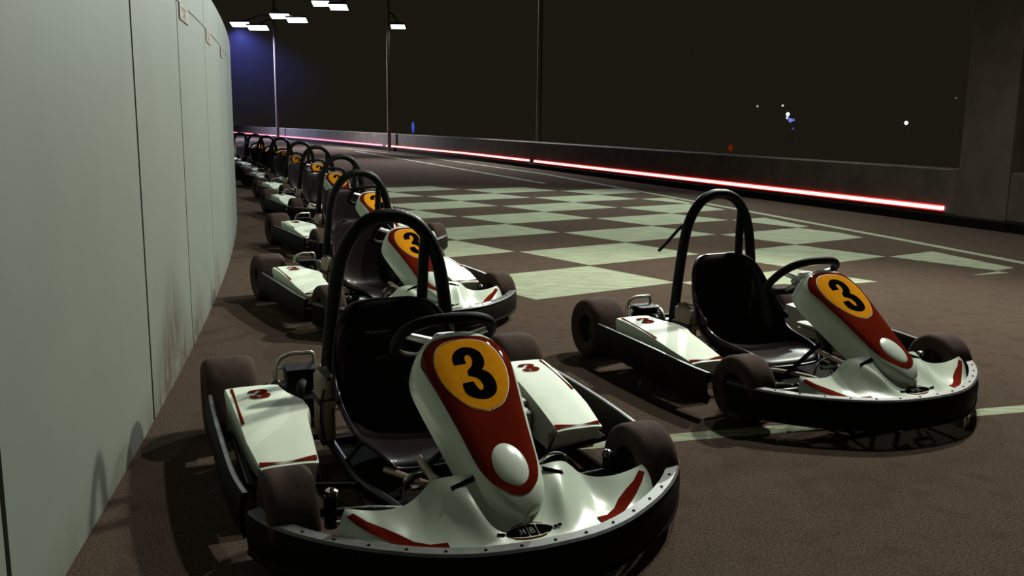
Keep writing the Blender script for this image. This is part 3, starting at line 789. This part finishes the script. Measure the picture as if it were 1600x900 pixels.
    ps = [k / 16 for k in range(-16, 17)]; ps = [-1.25] + ps + [1.25]
    mb.grid([[nose_pt(x, p) for p in ps] for x in xs])
    mb.grid([[nose_pt(xs[0], p), nose_pt(xs[0] - .0, p, .018) + Vector((.006, 0, -.004)), nose_pt(xs[0], p * .9, .030) + Vector((.02, 0, 0))] for p in ps])
    mb.grid([[nose_pt(xs[-1], p), Vector((1.413, nose_pt(xs[-1], p).y, .160))] for p in ps])
    nc = mb.obj('nose_cone', MAT['white'], K, sharp=60)
    half = smoothtab([(.916, .0), (.919, .050), (.928, .085), (.950, .112), (.985, .1285), (1.02, .1255), (1.10, .1105), (1.20, .0935), (1.29, .0805), (1.335, .066), (1.360, .050), (1.378, .026), (1.384, 0)], 4)
    o = uniq([(x, y) for x, y in half] + [(x, -y) for x, y in reversed(half)])
    decal(o, nose_surf, .011, .0009).obj('maroon_panel', MAT['maroon'], nc, sharp=60)
    oh = smoothtab([(.931, 0), (.936, .045), (.955, .078), (.99, .0965), (1.03, .100), (1.075, .091), (1.115, .070), (1.145, .042), (1.160, 0)], 5)
    for k, nm, mt, off in ((1.0, 'number_disc_border', 'white', .0016), (.985, 'number_disc_border', 'black', .0020), (.978, 'number_disc', 'yellow', .0024)):
        o = uniq([(1.045 + (x - 1.045) * k, y * k) for x, y in oh] + [(1.045 + (x - 1.045) * k, -y * k) for x, y in reversed(oh)])
        decal(o, nose_surf, .010, off).obj(nm, MAT[mt], nc, sharp=60)
    decal([(1.040 - b / 1.1756, a + .001) for a, b in G3], nose_surf, .010, .0032).obj('numeral', MAT['black'], nc, sharp=60)
    mb = MB(); P = []; tx = Vector((.851, 0, -.526)).normalized()
    c_ = Vector((1.308, 0, nose_z(1.308)))
    for i in range(9):
        f = i / 8 * PI / 2; row = []
        for k in range(36):
            a = 2 * PI * k / 36; row.append(c_ + tx * math.cos(a) * math.cos(f) * .0735 + Vector((0, 1, 0)) * math.sin(a) * math.cos(f) * .0475 + NN * (math.sin(f) * .016 - .006))
        P.append(row)
    mb.grid(P, closev=True); mb.obj('oval_dome', MAT['dome'], nc, sharp=80)
    return K

def copy_tree(o, parent=None):
    c = o.copy(); COL.objects.link(c)
    if parent is not None: c.parent = parent
    for ch in list(o.children): copy_tree(ch, c)
    return c
GR = 'parked go-karts lined up along the wall'
karts = [
    (-.501, 3.371, -1.177, 'white, maroon and black go-kart nearest the camera, yellow number 3 disc on its nose', GR),
    (.927, 4.588, -1.157, 'go-kart parked apart on the right, its loose strap hanging from the roll hoop', None),
    (-1.062, 5.986, -1.055, 'go-kart directly behind the nearest one in the row, seen through its roll hoop', GR),
    (-1.656, 8.557, -1.044, 'third go-kart of the row by the wall, beside the chequered paint', GR),
    (-2.49, 11.473, -1.085, 'fourth go-kart of the row by the wall, beside the far edge of the chequered paint', GR),
    (-3.197, 13.63, -1.035, 'fifth go-kart of the row by the wall, its hoop against the asphalt', GR),
    (-4.122, 16.168, -.993, 'sixth go-kart of the row, small, its hoop tip just under the pink light strip', GR),
    (-4.935, 18.236, -.87, 'seventh go-kart of the row, small and dark near the wall end', GR),
    (-5.70, 20.156, -.79, 'eighth go-kart of the row, partly hidden near the edge of the wall', GR),
    (-6.75, 22.6, -.68, 'last and furthest go-kart of the row, mostly hidden by the wall edge', GR),
]
proto = make_kart()
for i, (x, y, a, lab, grp) in enumerate(karts):
    k = proto if i == 0 else copy_tree(proto)
    k.location = (x, y, 0); k.rotation_euler = (0, 0, a)
    tag(k, lab, 'go-kart', grp)
    if i == 1:
        mb = MB(); pth = catmull([(.18, -.165, .655), (.14, -.185, .64), (.12, -.215, .60), (.10, -.245, .555), (.08, -.275, .515)], 5)
        mb.tube(pth, [.012, .012] + [.008] * (len(pth) - 2), 8); mb.obj('loose_strap', MAT['strap'], k)
